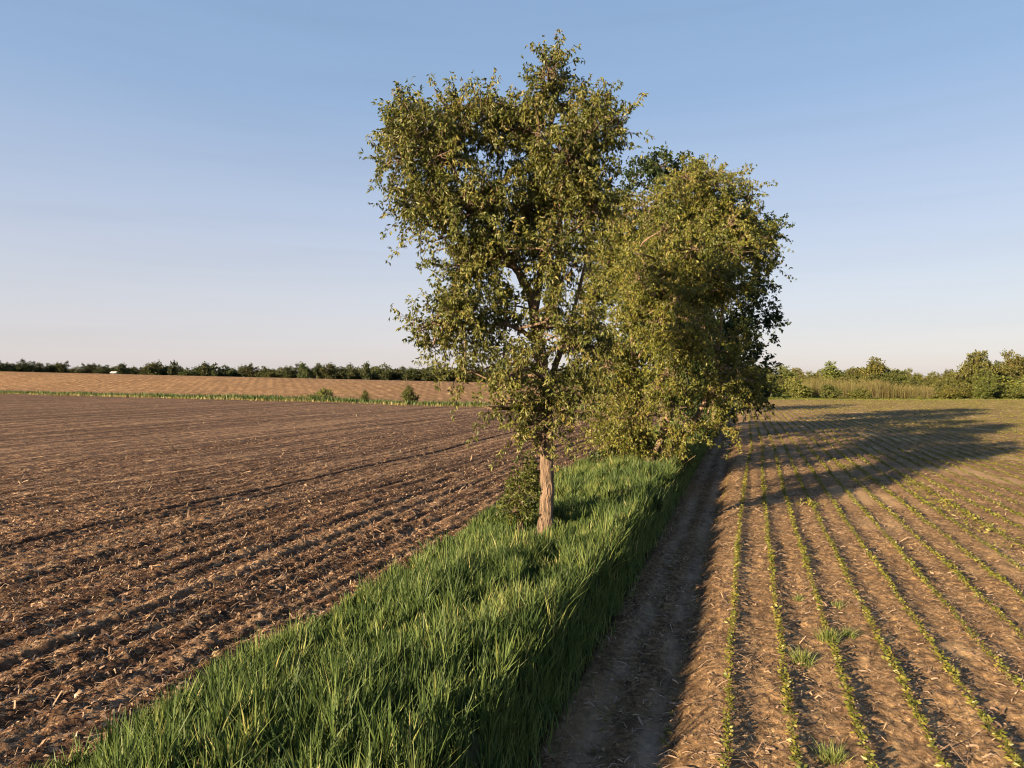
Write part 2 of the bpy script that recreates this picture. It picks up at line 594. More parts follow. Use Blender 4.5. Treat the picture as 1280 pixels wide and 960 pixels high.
def relief_left(u, v):
    w = v + 0.06 * pnoise(u * 0.5, v * 0.5, 3)
    amp = 0.75 + 0.6 * fbm(u * 0.25, v * 0.5, 2, 11)
    ridge = np.round(w / 0.77)
    ra = 0.55 + 0.9 * hash2(ridge, ridge * 0, 5) / 65536.0
    z = 0.047 * ra * np.clip(amp, 0.25, 1.6) * (np.abs(np.cos(math.pi * w / 0.77)) ** 0.7 * 2 - 1)
    fine = smooth((34 - u) / 20) * smooth((v + 50) / 25)
    z = z + (0.035 * fbm(u * 1.6, v * 3.6, 3, 21) + 0.045 * np.abs(fbm(u * 4.5, v * 6.5, 2, 31)) - 0.02) * (0.3 + 0.7 * fine)
    z = z + 0.035 * pnoise(u * 11, v * 13, 37) * fine
    for gv, gd, gw in GROOVES:
        dz = np.exp(-((w - gv) / gw) ** 2)
        rim = np.exp(-((w - gv - 1.9 * gw) / gw) ** 2) + np.exp(-((w - gv + 1.9 * gw) / gw) ** 2)
        z = z - gd * dz + gd * 0.55 * rim
    z = z + 0.12 * fbm(u * 0.05, v * 0.05, 2, 77)
    return z

def z_left(u, v, x, y):
    s, t = hedge_st(x, y)
    z = H(x, y) + relief_left(u, v)
    el = left_edge(u)
    z = z - 0.45 * smooth((v - el + 0.05) / 0.45)
    z = np.where(s > 4, z - 0.4 - (s - 4) * 0.25, z)
    return z

un = axis_nodes(-5, 15, 0.055, 1.035, 330)
vn = -6.3 - axis_nodes(0, 13.5, 0.062, 1.035, 300)
sheet('ploughed_field', un, vn, z_left, M_left)

def relief_right(u, v):
    z = 0.022 * fbm(u * 0.8, v * 1.2, 3, 51) + 0.026 * fbm(u * 4, v * 6, 2, 61) * smooth((30 - u) / 20)
    ph = v / 0.77
    z = z + np.where(v > -0.35, 0.024 * np.cos(2 * math.pi * ph), 0)
    for gv in (-0.85, -1.55):
        z = z - (0.055 + 0.02 * np.cos(2 * math.pi * u / 0.3 + 3 * np.abs(v - gv))) * np.exp(-((v - gv + 0.05 * pnoise(u * 0.4, v * 0, 9)) / 0.2) ** 2)
    z = z - 0.22 * smooth((-0.22 - v) / 0.55) * smooth((v + 2.6) / 0.4)      # driven headland, lowered so the grass shadow reaches further across it
    return z + 0.10 * fbm(u * 0.04, v * 0.04, 2, 87)

def z_right(u, v, x, y):
    z = relief_right(u, v)
    z = np.where(v < V_R + 0.15, z - 0.3 * smooth((V_R + 0.15 - v) / 0.4), z)
    return np.where(y > 162, z - (y - 162) * 0.06, z)

un = axis_nodes(-6, 18, 0.06, 1.03, 185)
vn = V_R - 0.25 + axis_nodes(0, 7, 0.06, 1.03, 165)
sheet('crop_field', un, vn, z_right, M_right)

BANK = 0.56

def bank_z(u, v):
    e = left_edge(u)
    t = np.clip((v - e) / (V_R - e), 0, 1)
    b = smooth(t / 0.66) ** 0.8 * smooth((1 - t) / 0.06)
    return -0.03 - 0.3 * smooth((e - v) / 0.5) + BANK * b + 0.10 * b * fbm(u * 0.25, v * 0.5, 2, 71) + 0.03 * pnoise(u * 1.7, v * 1.7, 73) * b

un = axis_nodes(-18, 40, 0.2, 1.03, 175)
vn = np.concatenate([np.linspace(-8.5, V_R - 0.6, 50), np.linspace(V_R - 0.5, V_R + 0.1, 10)])
sheet('grass_bank', un, vn, lambda u, v, x, y: bank_z(u, v), M_bank)

# far field on the rise beyond the margin
def far_sheet():
    s = np.concatenate([np.linspace(4, 60, 90), np.linspace(61.5, 130, 47)])
    t = np.linspace(-620, 40, 330)
    S, T = np.meshgrid(s, t, indexing='ij')
    x = -3 + S * HN[0] + T * HT[0]
    y = 109 + S * HN[1] + T * HT[1]
    z = H(x, y) + 0.10 + 0.22 * np.cos(2 * math.pi * (T + 0.10 * S + 2.5 * pnoise(S * 0.02, T * 0.01, 5)) / 5.6) * smooth((S - 8) / 20)
    z = z - 1.2 * smooth((S - 122) / 6) - 2.0 * smooth((xy2uv(x, y)[1] + 14) / 6)
    o = mesh_np('far_field', np.stack([x, y, z], -1).reshape(-1, 3), grid_faces(len(s), len(t))[:, ::-1], M_far, smooth_shade=True)
    o['kind'] = 'structure'
far_sheet()

def base_ground():
    a = np.concatenate([-np.geomspace(4200, 60, 60), np.linspace(-55, 55, 23), np.geomspace(60, 4200, 60)])
    b = np.concatenate([[-400, -200, -100, -50], np.linspace(-30, 900, 180), np.geomspace(920, 5000, 30)])
    X, Y = np.meshgrid(a, b, indexing='ij')
    z = H(X, Y) * smooth((1500 - np.abs(X)) / 600) * smooth((2200 - Y) / 1000)
    u, v = xy2uv(X, Y)
    s, t = hedge_st(X, Y)
    under = (s < 10) & (Y < 172) | (v > -8) & (Y < 164)
    z = np.where(under, z - 0.75, z - 0.05)
    o = mesh_np('ground', np.stack([X, Y, z], -1).reshape(-1, 3), grid_faces(len(a), len(b)), M_meadow, smooth_shade=True)
    o['kind'] = 'structure'
base_ground()

# ------------------------------------------------------------------ grass of the strip
def blades(m, x, y, z, h, lean, bend, w, R, segs=3):
    n = len(x)
    base = np.stack([x, y, z], 1)
    a = rng.random(n) * 2 * math.pi
    wd = np.stack([np.cos(a), np.sin(a), np.zeros(n)], 1)
    up = np.array([0, 0, 1.0])
    pts = []
    for k in range(segs + 1):
        f = k / segs
        c = base + up * (h * (f - 0.22 * bend * f ** 2))[:, None] + np.concatenate([lean * (h * (0.35 * f + bend * f * f))[:, None], np.zeros((n, 1))], 1)
        ww = (w * (0.75 + 0.5 * f - 0.95 * f * f) if k < segs else w * 0)[:, None]
        if k < segs:
            pts += [c - wd * ww, c + wd * ww]
        else:
            pts += [c]
    V = np.stack(pts, 1)
    nv = V.shape[1]
    f = []
    for k in range(segs - 1):
        f += [[2 * k, 2 * k + 1, 2 * k + 3], [2 * k, 2 * k + 3, 2 * k + 2]]
    f += [[2 * segs - 2, 2 * segs - 1, 2 * segs]]
    f = np.array(f)
    F = (np.arange(n)[:, None, None] * nv + f[None]).reshape(-1, 3)
    m.add(V.reshape(-1, 3), F, np.repeat(R, len(f)))

TREE1 = P(683, 658, 18.0)

def strip_grass():
    m = Mesh()
    bands = [(-17, -4, 170, 0.03, 2), (-4, 7, 1130, 0.0120, 3), (7, 16, 760, 0.0145, 3), (16, 32, 430, 0.0195, 2), (32, 70, 200, 0.028, 2), (70, 165, 45, 0.06, 2)]
    for u0, u1, dens, w, segs in bands:
        area = (u1 - u0) * (V_R + 8.2)
        n = int(area * dens)
        nc = max(int(n / 34), 1)
        cu = rng.uniform(u0, u1, nc)
        cv = rng.uniform(-8.2, V_R, nc)
        ci = rng.integers(0, nc, n)
        r = np.abs(rng.normal(0, 0.075 if segs == 3 else 0.12, n))
        a = rng.random(n) * 2 * math.pi
        u = cu[ci] + r * np.cos(a)
        v = cv[ci] + r * np.sin(a)
        keep = (v > left_edge(u) - 0.1) & (v < V_R + 0.02 + 0.22 * pnoise(u * 0.6, u * 0, 43) + 0.14 * pnoise(u * 2.7, u * 0, 44))
        u, v, ci, a, r = u[keep], v[keep], ci[keep], a[keep], r[keep]
        n = len(u)
        x, y = uv2xy(u, v)
        hc = 0.385 + 0.26 * fbm(u * 0.35, v * 0.7, 2, 91) + rng.normal(0, 0.15, nc)[ci]
        edge = np.minimum((v - left_edge(u)) / 0.5, (V_R - v) / 0.2 + 0.8)
        hc = np.clip(hc + 0.13 * smooth((v - V_R + 1.3) / 0.9) + 0.13 * fbm(u * 1.2, v * 1.7, 2, 93), 0.2, 0.95) * (0.72 + 0.28 * smooth(edge + 0.3))
        dt = np.hypot(x - TREE1[0], y - TREE1[1])
        hc = hc * (0.35 + 0.65 * smooth((dt - 0.35) / 1.3))
        h = hc * rng.uniform(0.45, 1.15, n)
        out = np.stack([np.cos(a + 0.3), np.sin(a + 0.3)], 1) * (0.18 + r * 2.2)[:, None]
        lean_r = rng.normal(0, 0.32, (n, 2))
        wind = np.array([0.06, 0.02]) + 0.12 * np.stack([pnoise(u * .5, v * .5, 7), pnoise(u * .5, v * .5, 8)], 1)
        lean = out * rng.uniform(0.3, 1.5, n)[:, None] + wind + lean_r * 0.8
        lean = lean * np.minimum(1, 0.85 / np.maximum(np.hypot(lean[:, 0], lean[:, 1]), 1e-6))[:, None]
        bend = np.clip(np.abs(rng.normal(0.34, 0.24, n)), 0, 0.75)
        R = np.clip(0.42 + 0.22 * pnoise(u * 0.4, v * 0.8, 95) + 0.14 * pnoise(u * 2, v * 2, 96) + rng.normal(0, 0.19, nc)[ci] + rng.normal(0, 0.13, n), 0, 0.93)
        R = np.where(rng.random(n) < 0.005, 1.0, R)
        blades(m, x, y, bank_z(u, v) - 0.02, h, lean, bend, w * rng.uniform(0.7, 1.3, n), R, segs)
    # thin low grass and weeds creeping onto the track
    n = 11000
    u = -4 + 50 * rng.random(n) ** 1.5
    v = V_R - 0.12 + np.abs(rng.normal(0, 0.22, n)) * (0.7 + 0.6 * np.abs(pnoise(u * .9, u * 0, 46)))
    x, y = uv2xy(u, v)
    zz = np.maximum(relief_right(u, v) - 0.3 * smooth((V_R + 0.15 - v) / 0.4), bank_z(u, v))
    blades(m, x, y, zz - 0.02, rng.uniform(0.08, 0.42, n) * np.clip(1.2 - (v - V_R), .3, 1.2), rng.normal(0, .4, (n, 2)), np.abs(rng.normal(.3, .2, n)), rng.uniform(.006, .011, n), rng.uniform(.2, .9, n), 2)
    o = m.build('grass_strip', M_grass)
    tag(o, 'long lush green grass filling the strip between the two fields', 'grass', kind='stuff')
strip_grass()

# ------------------------------------------------------------------ residue on the fields
def ribbons(m, x, y, z, L, W, az, pitch, R, curl=0.25):
    n = len(x)
    d = np.stack([np.cos(az) * np.cos(pitch), np.sin(az) * np.cos(pitch), np.sin(pitch)], 1)
    s = norm(np.stack([-np.sin(az), np.cos(az), rng.normal(0, 0.5, n)], 1))
    c = np.stack([x, y, z], 1)
    up = np.array([0, 0, 1.0])
    L = L[:, None]
    W = W[:, None]
    k = (rng.normal(0, curl, n))[:, None] * L
    p0, p1, p2 = c - d * L / 2, c + up * np.abs(k) + s * k * 0.5, c + d * L / 2
    V = np.stack([p0 - s * W / 2, p0 + s * W / 2, p1 - s * W / 2, p1 + s * W / 2, p2 - s * W / 3, p2 + s * W / 3], 1)
    f = np.array([[0, 1, 3], [0, 3, 2], [2, 3, 5], [2, 5, 4]])
    F = (np.arange(n)[:, None, None] * 6 + f[None]).reshape(-1, 3)
    m.add(V.reshape(-1, 3), F, np.repeat(R, 4))

def in_view(x, y, margin=0.9):
    return (np.abs(x) < 0.74 * y + margin) & (y > 6.5)

def left_residue():
    m = Mesh()
    for u0, u1, vmin, dens, ls in [(-5, 9, -26, 150, 0.85), (9, 24, -42, 62, 1.05), (24, 55, -85, 18, 1.55), (55, 110, -110, 6.0, 2.2)]:
        n = int((u1 - u0) * (V_L - vmin) * dens)
        u = rng.uniform(u0, u1, n)
        v = rng.uniform(vmin, -6.6, n)
        x, y = uv2xy(u, v)
        k = in_view(x, y) & (v < left_edge(u) - 0.1) & (rng.random(n) < np.clip(0.75 + 0.6 * fbm(u * .4, v * .8, 2, 13) + 0.25 * np.cos(2 * math.pi * v / .77), 0.1, 1))
        u, v, x, y = u[k], v[k], x[k], y[k]
        n = len(u)
        L = np.clip(rng.lognormal(math.log(0.085), 0.5, n), 0.03, 0.42) * ls
        W = np.clip(rng.lognormal(math.log(0.020), 0.5, n), 0.007, 0.06) * ls
        pit = rng.normal(0, 0.42, n)
        ribbons(m, x, y, relief_left(u, v) + 0.02 + np.abs(np.sin(pit)) * L * 0.4, L, W, rng.random(n) * 7, pit, np.clip(rng.normal(0.48, 0.27, n), 0, 1))
    o = m.build('corn_stubble', M_straw)
    tag(o, 'broken pale corn stalks and husks littering the dark tilled field', 'crop residue', kind='stuff')
left_residue()

def right_residue():
    m = Mesh()
    for u0, u1, v1, dens, ls in [(-3, 9, 14, 200, 0.9), (9, 26, 28, 70, 1.15), (26, 50, 40, 12, 1.7)]:
        n = int((u1 - u0) * (v1 - V_R) * dens)
        u = rng.uniform(u0, u1, n)
        v = rng.uniform(V_R + 0.1, v1, n)
        x, y = uv2xy(u, v)
        pr = np.where(v < -0.3, 0.4, 0.55 + 0.7 * fbm(u * .3, v * .8, 2, 17))
        k = in_view(x, y) & (rng.random(n) < np.clip(pr, 0.06, 1))
        u, v, x, y = u[k], v[k], x[k], y[k]
        n = len(u)
        L = np.clip(rng.lognormal(math.log(0.075), 0.55, n), 0.02, 0.36) * ls
        W = np.clip(rng.lognormal(math.log(0.012), 0.5, n), 0.005, 0.035) * ls
        pit = rng.normal(0, 0.22, n)
        az = rng.normal(-0.25, 0.8, n)
        ribbons(m, x, y, relief_right(u, v) + 0.012 + np.abs(np.sin(pit)) * L * 0.4, L, W, az, pit, np.clip(rng.normal(0.6, 0.25, n), 0, 1), 0.15)
    o = m.build('straw_litter', M_straw)
    tag(o, 'bits of pale straw lying between the green crop rows', 'straw', kind='stuff')
right_residue()

# ------------------------------------------------------------------ crop rows
def row_v(k, u):
    return 0.77 * k + 0.3 * np.clip(u / 27, 0, 1.5) ** 2 * math.exp(-k * 0.15) + 0.035 * pnoise(u * 0.4, u * 0 + k * 3.7, 15)

def seedling_mesh(i):
    m = Mesh()
    n = 9
    ang = rng.random(n) * 2 * math.pi
    hh = rng.uniform(0.03, 0.115, n)
    c = np.stack([rng.normal(0, .012, n), rng.normal(0, .012, n), hh], 1)
    ax = norm(np.stack([np.cos(ang), np.sin(ang), rng.uniform(-0.2, 0.7, n)], 1))
    leaf_quads(m, c + ax * 0.012, ax, rng.uniform(.045, .085, n), rng.uniform(.03, .05, n), 0.15)
    tube(m, [[0, 0, -.02], [.004, .003, .06], [0, .006, .115]], [.004, .003, .002], 3)
    return m

pos_near, pos_rest = [], []
def crop():
    cand = []
    for k in range(-2, 190):
        u = np.arange(-4, 185, 0.064)
        u = u + rng.normal(0, 0.02, len(u))
        v = row_v(k, u) + rng.normal(0, 0.016, len(u))
        x, y = uv2xy(u, v)
        dens = 0.93 if k >= 0 else 0.22
        gap = pnoise(u * 0.35, u * 0 + k * 9.1, 19) > -1.0
        ok = in_view(x, y, 0.5) & (y < 158) & (rng.random(len(u)) < dens) & gap
        cand.append(np.stack([x[ok], y[ok], np.full(ok.sum(), k), u[ok], v[ok]], 1))
    cand = np.concatenate(cand)
    cand = cand[np.argsort(cand[:, 1])]
    near, rest = cand[:300], cand[300:]
    protos = []
    for i in range(7):
        o = seedling_mesh(i).build('crop_seedling', M_crop)
        tag(o, 'small bright green crop seedling standing in a row close to the camera', 'seedling', 'nearest seedlings of the crop rows')
        protos.append(o)
    for i, (x, y, k, u, v) in enumerate(near):
        o = protos[i] if i < 7 else protos[i % 7].copy()
        if i >= 7:
            C.objects.link(o)
        s = random.uniform(0.55, 1.05) * (0.6 if k < 0 else 1)
        o.location = (x, y, float(relief_right(np.array([u]), np.array([v]))[0]))
        o.rotation_euler = (random.uniform(-.15, .15), random.uniform(-.15, .15), random.uniform(0, 6.28))
        o.scale = (s, s, s)
        nth = ['first', 'second', 'third', 'fourth', 'fifth', 'sixth', 'seventh', 'eighth']
        o['label'] = ('small green seedling in the %s bright crop row from the track' % nth[min(int(k), 7)]) if k >= 0 else 'small stunted seedling on the shaded track left of the first crop row'
    m = Mesh()
    for d0, d1, keep, nl, ls in [(0, 22, 1.0, 8, 1.0), (22, 45, 0.9, 5, 1.25), (45, 80, 0.75, 3, 1.4), (80, 170, 0.42, 2, 1.9)]:
        q = rest[(rest[:, 1] >= d0) & (rest[:, 1] < d1)]
        q = q[rng.random(len(q)) < keep]
        n = len(q)
        z = relief_right(q[:, 3], q[:, 4])
        sc = rng.uniform(0.5, 1.0, n) * (1 + 0.35 * pnoise(q[:, 3] * .25, q[:, 4] * .25, 23)) * np.where(q[:, 2] < 0, 0.6, 1)
        for j in range(nl):
            ang = rng.random(n) * 2 * math.pi
            c = np.stack([q[:, 0] + rng.normal(0, .02 * ls, n), q[:, 1] + rng.normal(0, .02 * ls, n), z + rng.uniform(.02, .12, n) * sc], 1)
            ax = norm(np.stack([np.cos(ang), np.sin(ang), rng.uniform(-.2, .7, n)], 1))
            leaf_quads(m, c, ax, rng.uniform(.045, .085, n) * sc * ls, rng.uniform(.03, .05, n) * sc * ls, 0.15)
    # weeds spilling round a few rows further out
    for px, py, su, sv, cnt in [(1175, 628, 2.4, .22, 200), (1215, 655, 2.0, .2, 130), (1140, 605, 1.6, .2, 110), (1090, 600, .6, .25, 90), (1060, 585, .8, .5, 160), (1010, 632, .3, .25, 60)]:
        g = P(px, py, CAM_H * FPX / (py - HORIZON))
        u0, v0 = xy2uv(g[0], g[1])
        u = u0 + rng.normal(0, su, cnt)
        v = v0 + rng.normal(0, sv, cnt)
        x, y = uv2xy(u, v)
        ang = rng.random(cnt) * 7
        ax = norm(np.stack([np.cos(ang), np.sin(ang), rng.uniform(0, 1.2, cnt)], 1))
        leaf_quads(m, np.stack([x, y, relief_right(u, v) + rng.uniform(0.01, .14, cnt)], 1), ax, rng.uniform(.07, .15, cnt), rng.uniform(.03, .06, cnt), 0.15)
    o = m.build('crop_rows', M_crop)
    tag(o, 'long rows of young green seedlings running to the far edge of the right field', 'crop', kind='stuff')
crop()

def tuft(px, py, h, n, r, label):
    Y = CAM_H * FPX / (py - HORIZON)
    g = P(px, py, Y)
    u, v = xy2uv(g[0], g[1])
    zz = float(relief_right(np.array([u]), np.array([v]))[0])
    m = Mesh()
    n = int(n * 1.9)
    a = rng.random(n) * 7
    rr = np.minimum(np.abs(rng.normal(0, r, n)), 1.6 * r)
    x, y = rr * np.cos(a), rr * np.sin(a)
    lean = np.stack([np.cos(a), np.sin(a)], 1) * rng.uniform(.1, 0.9, n)[:, None] + rng.normal(0, .25, (n, 2))
    blades(m, x, y, np.zeros(n) - .02, h * rng.uniform(.3, 1.05, n), lean, np.clip(np.abs(rng.normal(.5, .25, n)), 0, .9), rng.uniform(.003, .0065, n), rng.uniform(.5, .95, n), 3)
    o = m.build('grass_tuft', M_grass)
    o.location = (g[0], g[1], zz)
    tag(o, label, 'grass tuft', 'grass tufts among the crop rows')
tuft(1003, 826, .30, 150, .08, 'upright bright grass tuft between the second and third crop rows')
tuft(1041, 948, .24, 120, .10, 'yellow green grass tuft nearest to the camera among the crop rows')
tuft(1062, 793, .20, 70, .08, 'small grass tuft just right of the third crop row')
tuft(1036, 800, .26, 150, .10, 'dense grass tuft growing into the third crop row')
tuft(1048, 757, .18, 60, .07, 'little grass tuft standing beyond the dense tuft by the third row')
tuft(998, 748, .17, 50, .07, 'thin grass tuft furthest back between the second and third crop rows')

# ------------------------------------------------------------------ trees
def shoots(lobes, n, units, leaflet, lw, shoot_len, droop, up):
    """Leafy shoots spread through ellipsoid lobes: returns leaf mesh and shoot feet."""
    m = Mesh()
    wts = np.array([l[1][0] * l[1][1] * l[1][2] * l[2] for l in lobes]) ** 0.85
    li = rng.choice(len(lobes), n, p=wts / wts.sum())
    cen = np.array([l[0] for l in lobes])[li]
    rad = np.array([l[1] for l in lobes])[li]
    d = norm(rng.normal(size=(n, 3)))
    r = 0.25 + 0.75 * rng.random(n) ** 0.55
    foot = cen + d * rad * r[:, None] * 0.82
    sd = norm(d * 0.8 + rng.normal(0, .45, (n, 3)) + np.stack([np.zeros(n), np.zeros(n), up * (0.6 + d[:, 2])], 1))
    sl = shoot_len * rng.uniform(0.5, 1.25, n)
    tone = np.clip(rng.normal(0.45, 0.17, n), 0, 1)
    t = np.repeat(np.linspace(0.08, 1.0, units)[None], n, 0) + rng.normal(0, .04, (n, units))
    sag = np.array([0, 0, -1.0])
    pc = foot[:, None] + sd[:, None] * (sl[:, None] * t)[..., None] + sag * (droop * 0.35 * sl[:, None] * t ** 2)[..., None]
    pc = pc.reshape(-1, 3)
    k = len(pc)
    sdk = np.repeat(sd, units, 0)
    toneK = np.repeat(tone, units)
    side = norm(rng.normal(size=(k, 3)))
    tip = pc + side * (leaflet * 0.55) + sag * leaflet * 0.15
    hang = norm(side * 0.55 + sdk * 0.25 + sag * (0.45 + droop * 0.6) + rng.normal(0, .25, (k, 3)))
    for j in range(3):
        ax = norm(hang + rng.normal(0, .45, (k, 3)))
        leaf_quads(m, tip, ax, leaflet * rng.uniform(.6, 1.25, k), lw * rng.uniform(.7, 1.25, k), 0.22, np.clip(toneK + rng.normal(0, .2, k), 0, 1))
    ends = foot + sd * (sl * 0.8)[:, None] + sag * (droop * 0.22 * sl)[:, None]
    return m, foot, ends

def clumps(lobes, k, size):
    out = []
    for c, rad, dens in lobes:
        for i in range(k):
            d = norm(rng.normal(size=3)) * rng.random() ** 0.4 * (0.98 - size * 0.8)
            f = size * random.uniform(0.75, 1.3)
            out.append((np.array(c) + d * np.array(rad), tuple(np.array(rad) * f * np.array([1, 1, 0.85])), dens * random.uniform(.6, 1.3)))
    return out

def build_tree(name, base, label, paths, lobes, n, units, leaflet, lw, shoot_len, droop, up, leafmat, barkmat, cat='tree', flare=0.6, twig_r=0.012, base_bump=0.16, group=None):
    root = empty(name, tuple(base), label, cat, group)
    base = np.asarray(base, float)
    nodes, nrad = [], []
    for i, (pts, r0, r1) in enumerate(paths):
        pts = np.array(pts)
        k = max(8, int(len(pts) * 6))
        sp = spline(pts, k)
        sp = sp + 0.04 * np.stack([pnoise(np.arange(k) * .4, np.full(k, i * 7.7 + j), 3) for j in range(3)], 1) * (np.arange(k) > 2)[:, None]
        f = np.linspace(0, 1, k)
        rr = r0 + (r1 - r0) * f ** 0.8
        if i == 0:
            rr = rr * (1 + flare * np.exp(-f * k / 1.6))
        m = Mesh()
        tube(m, sp - base, rr, 18 if i == 0 else 9, base_bump, i)
        m.build('trunk' if i == 0 else 'limb', barkmat, root, True)
        nodes.append(sp)
        nrad.append(rr)
    tw = Mesh()
    # secondary branches from the skeleton to every lobe
    NN = np.concatenate(nodes)
    extra = []
    for c, rad, dens in lobes:
        for q in range(3 if len(lobes) < 40 else 1):
            tgt = np.array(c) + norm(rng.normal(size=3)) * np.array(rad) * (0.0 if q == 0 else 0.6)
            dd = np.linalg.norm(NN - tgt, axis=1) + 1.2 * np.clip(NN[:, 2] - tgt[2], 0, 9)
            j = int(np.argmin(dd))
            a = NN[j]
            ln = np.linalg.norm(tgt - a)
            if ln < 0.3: continue
            mid = (a + tgt) / 2 + rng.normal(0, .10 * ln, 3) + np.array([0, 0, .06 * ln])
            sp = spline([a, mid, tgt], 9)
            tube(tw, sp - base, np.linspace(min(0.02 + 0.022 * ln, 0.09), 0.014, 9), 5)
            extra.append(sp)
    NN = np.concatenate([NN] + extra)
    m, foot, ends = shoots(lobes, n, units, leaflet, lw, shoot_len, droop, up)
    for i in range(len(foot)):
        tgt = foot[i]
        dd = np.linalg.norm(NN - tgt, axis=1) + 1.0 * np.clip(NN[:, 2] - tgt[2], 0, 9)
        a = NN[int(np.argmin(dd))]
        mid = (a + tgt) / 2 + rng.normal(0, .08, 3)
        tube(tw, np.array([a, mid, tgt, ends[i]]) - base, [twig_r * 1.3, twig_r, twig_r * .7, twig_r * .4], 3)
    m.V = [v - base for v in m.V]
    o = tw.build('twigs', barkmat, root)
    o['kind'] = 'stuff'
    o = m.build('foliage', leafmat, root)
    o['kind'] = 'stuff'
    return root

def lobe(px, py, rx, ry, Y, dens=1.0, rz=None):
    Y = Y - 1.8 if Y < 22 else Y - 1.5 if Y < 38 else Y
    s = Y / FPX
    return (P(px, py, Y), (rx * s, (rz or 0.72 * (rx + ry)) * s, ry * s), dens)

def on_bank(p):
    u, v = xy2uv(p[0], p[1])
    p = np.array(p, float)
    p[2] = float(bank_z(np.array([u]), np.array([v]))[0]) - 0.05
    return p

def reseed(k):
    global rng
    rng = np.random.default_rng(k)
    random.seed(k)

# first tree, alone at the near end of the row
Y1 = 18.0
T1 = [lobe(692, 108, 40, 46, 19.8, 1.0), lobe(738, 158, 44, 52, 19.2, .9), lobe(640, 165, 58, 56, 20.3, .75), lobe(700, 190, 70, 60, 19.4, .75),
      lobe(503, 160, 34, 32, 19.4, 1.4), lobe(535, 195, 54, 46, 19.0), lobe(560, 150, 28, 32, 20.4, .8), lobe(585, 170, 50, 50, 19.8, .75),
      lobe(540, 250, 52, 50, 19.2), lobe(600, 250, 62, 55, 18.6, .85), lobe(660, 265, 70, 60, 20.8, .85), lobe(735, 245, 52, 65, 19.8), lobe(764, 165, 22, 30, 19.4, 1.2), lobe(588, 340, 40, 34, 19.2, 1.1),
      lobe(548, 300, 26, 24, 19.4, .7), lobe(610, 325, 50, 40, 19.0, 1.0), lobe(690, 330, 60, 45, 19.0, .7),
      lobe(575, 390, 44, 30, 19.0, 1.2), lobe(532, 405, 30, 16, 19.2, 1.0), lobe(560, 430, 40, 24, 19.6, .8), lobe(625, 400, 46, 34, 19.8, .7),
      lobe(700, 400, 36, 45, 18.8, .5), lobe(590, 462, 36, 20, 19.4, .45), lobe(650, 460, 40, 34, 18.6, .5), lobe(725, 440, 42, 50, 19.4, .7),
      lobe(655, 510, 34, 32, 19.2, .5), lobe(612, 505, 24, 14, 18.8, .5), lobe(710, 500, 34, 38, 19.4, .5), lobe(676, 535, 30, 22, 18.9, .5), lobe(650, 540, 14, 26, 19.2, .5)]
p1 = lambda *a: [P(x, y, Y1 + d) for x, y, d in a]
reseed(101)
build_tree('tall_tree', on_bank(P(683, 658, Y1)),
           'tall olive green tree with a bare pale trunk, nearest in the grass strip',
           [(p1((682, 668, 0), (683, 640, 0), (684, 600, 0), (683, 565, 0), (684, 525, 0), (682, 490, 0), (676, 440, 0), (668, 398, 0), (664, 365, -.1)), .195, .115),
            (p1((665, 372, 0), (645, 335, -.3), (622, 300, -.6), (603, 268, -.8), (575, 225, -1), (540, 180, -.8)), .12, .03),
            (p1((672, 420, 0), (690, 380, .2), (698, 330, .1), (700, 290, 0), (701, 240, -.2), (718, 190, -.3), (738, 130, -.3)), .13, .03),
            (p1((668, 385, 0), (677, 330, .4), (678, 280, .7), (672, 220, .6), (690, 150, .3), (692, 80, .1)), .12, .025),
            (p1((684, 500, .1), (696, 450, .5), (706, 420, .6), (722, 370, .6), (735, 310, .5)), .11, .03),
            (p1((674, 430, 0), (650, 412, -.2), (615, 405, -.5), (575, 412, -.8), (545, 400, -.6)), .07, .02),
            (p1((698, 300, 0), (720, 285, -.3), (745, 262, -.5)), .07, .02),
            (p1((640, 328, -.3), (600, 300, .5), (560, 290, .6), (535, 250, .2)), .07, .02)],
           clumps(T1, 6, .40), 2000, 22, .122, .040, .85, 0.75, 1.15, M_leaf1, M_bark, flare=.6)

# second tree, wide and many stemmed
Y2 = 33.5
T2 = [lobe(798, 552, 30, 22, 33.5, 1.0), lobe(845, 550, 30, 20, 33, .9), lobe(805, 330, 40, 42, 28.5), lobe(850, 295, 46, 42, 29), lobe(840, 395, 46, 44, 28.5), lobe(768, 268, 34, 36, 35.4), lobe(752, 330, 26, 44, 35, .9), lobe(757, 520, 28, 28, 34.5, .9), lobe(770, 548, 26, 22, 34.2, .9), lobe(940, 470, 16, 40, 35.5, .8),
      lobe(868, 238, 56, 40, 35, 1.1), lobe(820, 275, 62, 48, 34), lobe(900, 290, 58, 48, 34), lobe(850, 330, 70, 55, 32.4, 1.2), lobe(790, 330, 44, 55, 34.5),
      lobe(938, 300, 34, 46, 35), lobe(925, 245, 24, 26, 36), lobe(958, 330, 20, 20, 36, .7), lobe(905, 370, 46, 44, 33, .7), lobe(800, 400, 58, 52, 33), lobe(765, 300, 26, 40, 36, .7),
      lobe(855, 415, 58, 46, 31.6, .85), lobe(920, 430, 30, 40, 34, .4), lobe(775, 455, 44, 48, 34), lobe(825, 470, 56, 42, 32.6, .75), lobe(880, 490, 40, 36, 33.4, .75),
      lobe(785, 520, 40, 34, 33.4, .7), lobe(850, 535, 36, 22, 32.4, .35), lobe(900, 530, 26, 22, 33, 1.0), lobe(780, 560, 24, 20, 34, .8), lobe(915, 475, 24, 36, 33.6, .5),
      lobe(740, 380, 28, 45, 36, .7), lobe(745, 470, 24, 30, 36, .6)]
p2 = lambda *a: [P(x, y, Y2 + d) for x, y, d in a]
reseed(102)
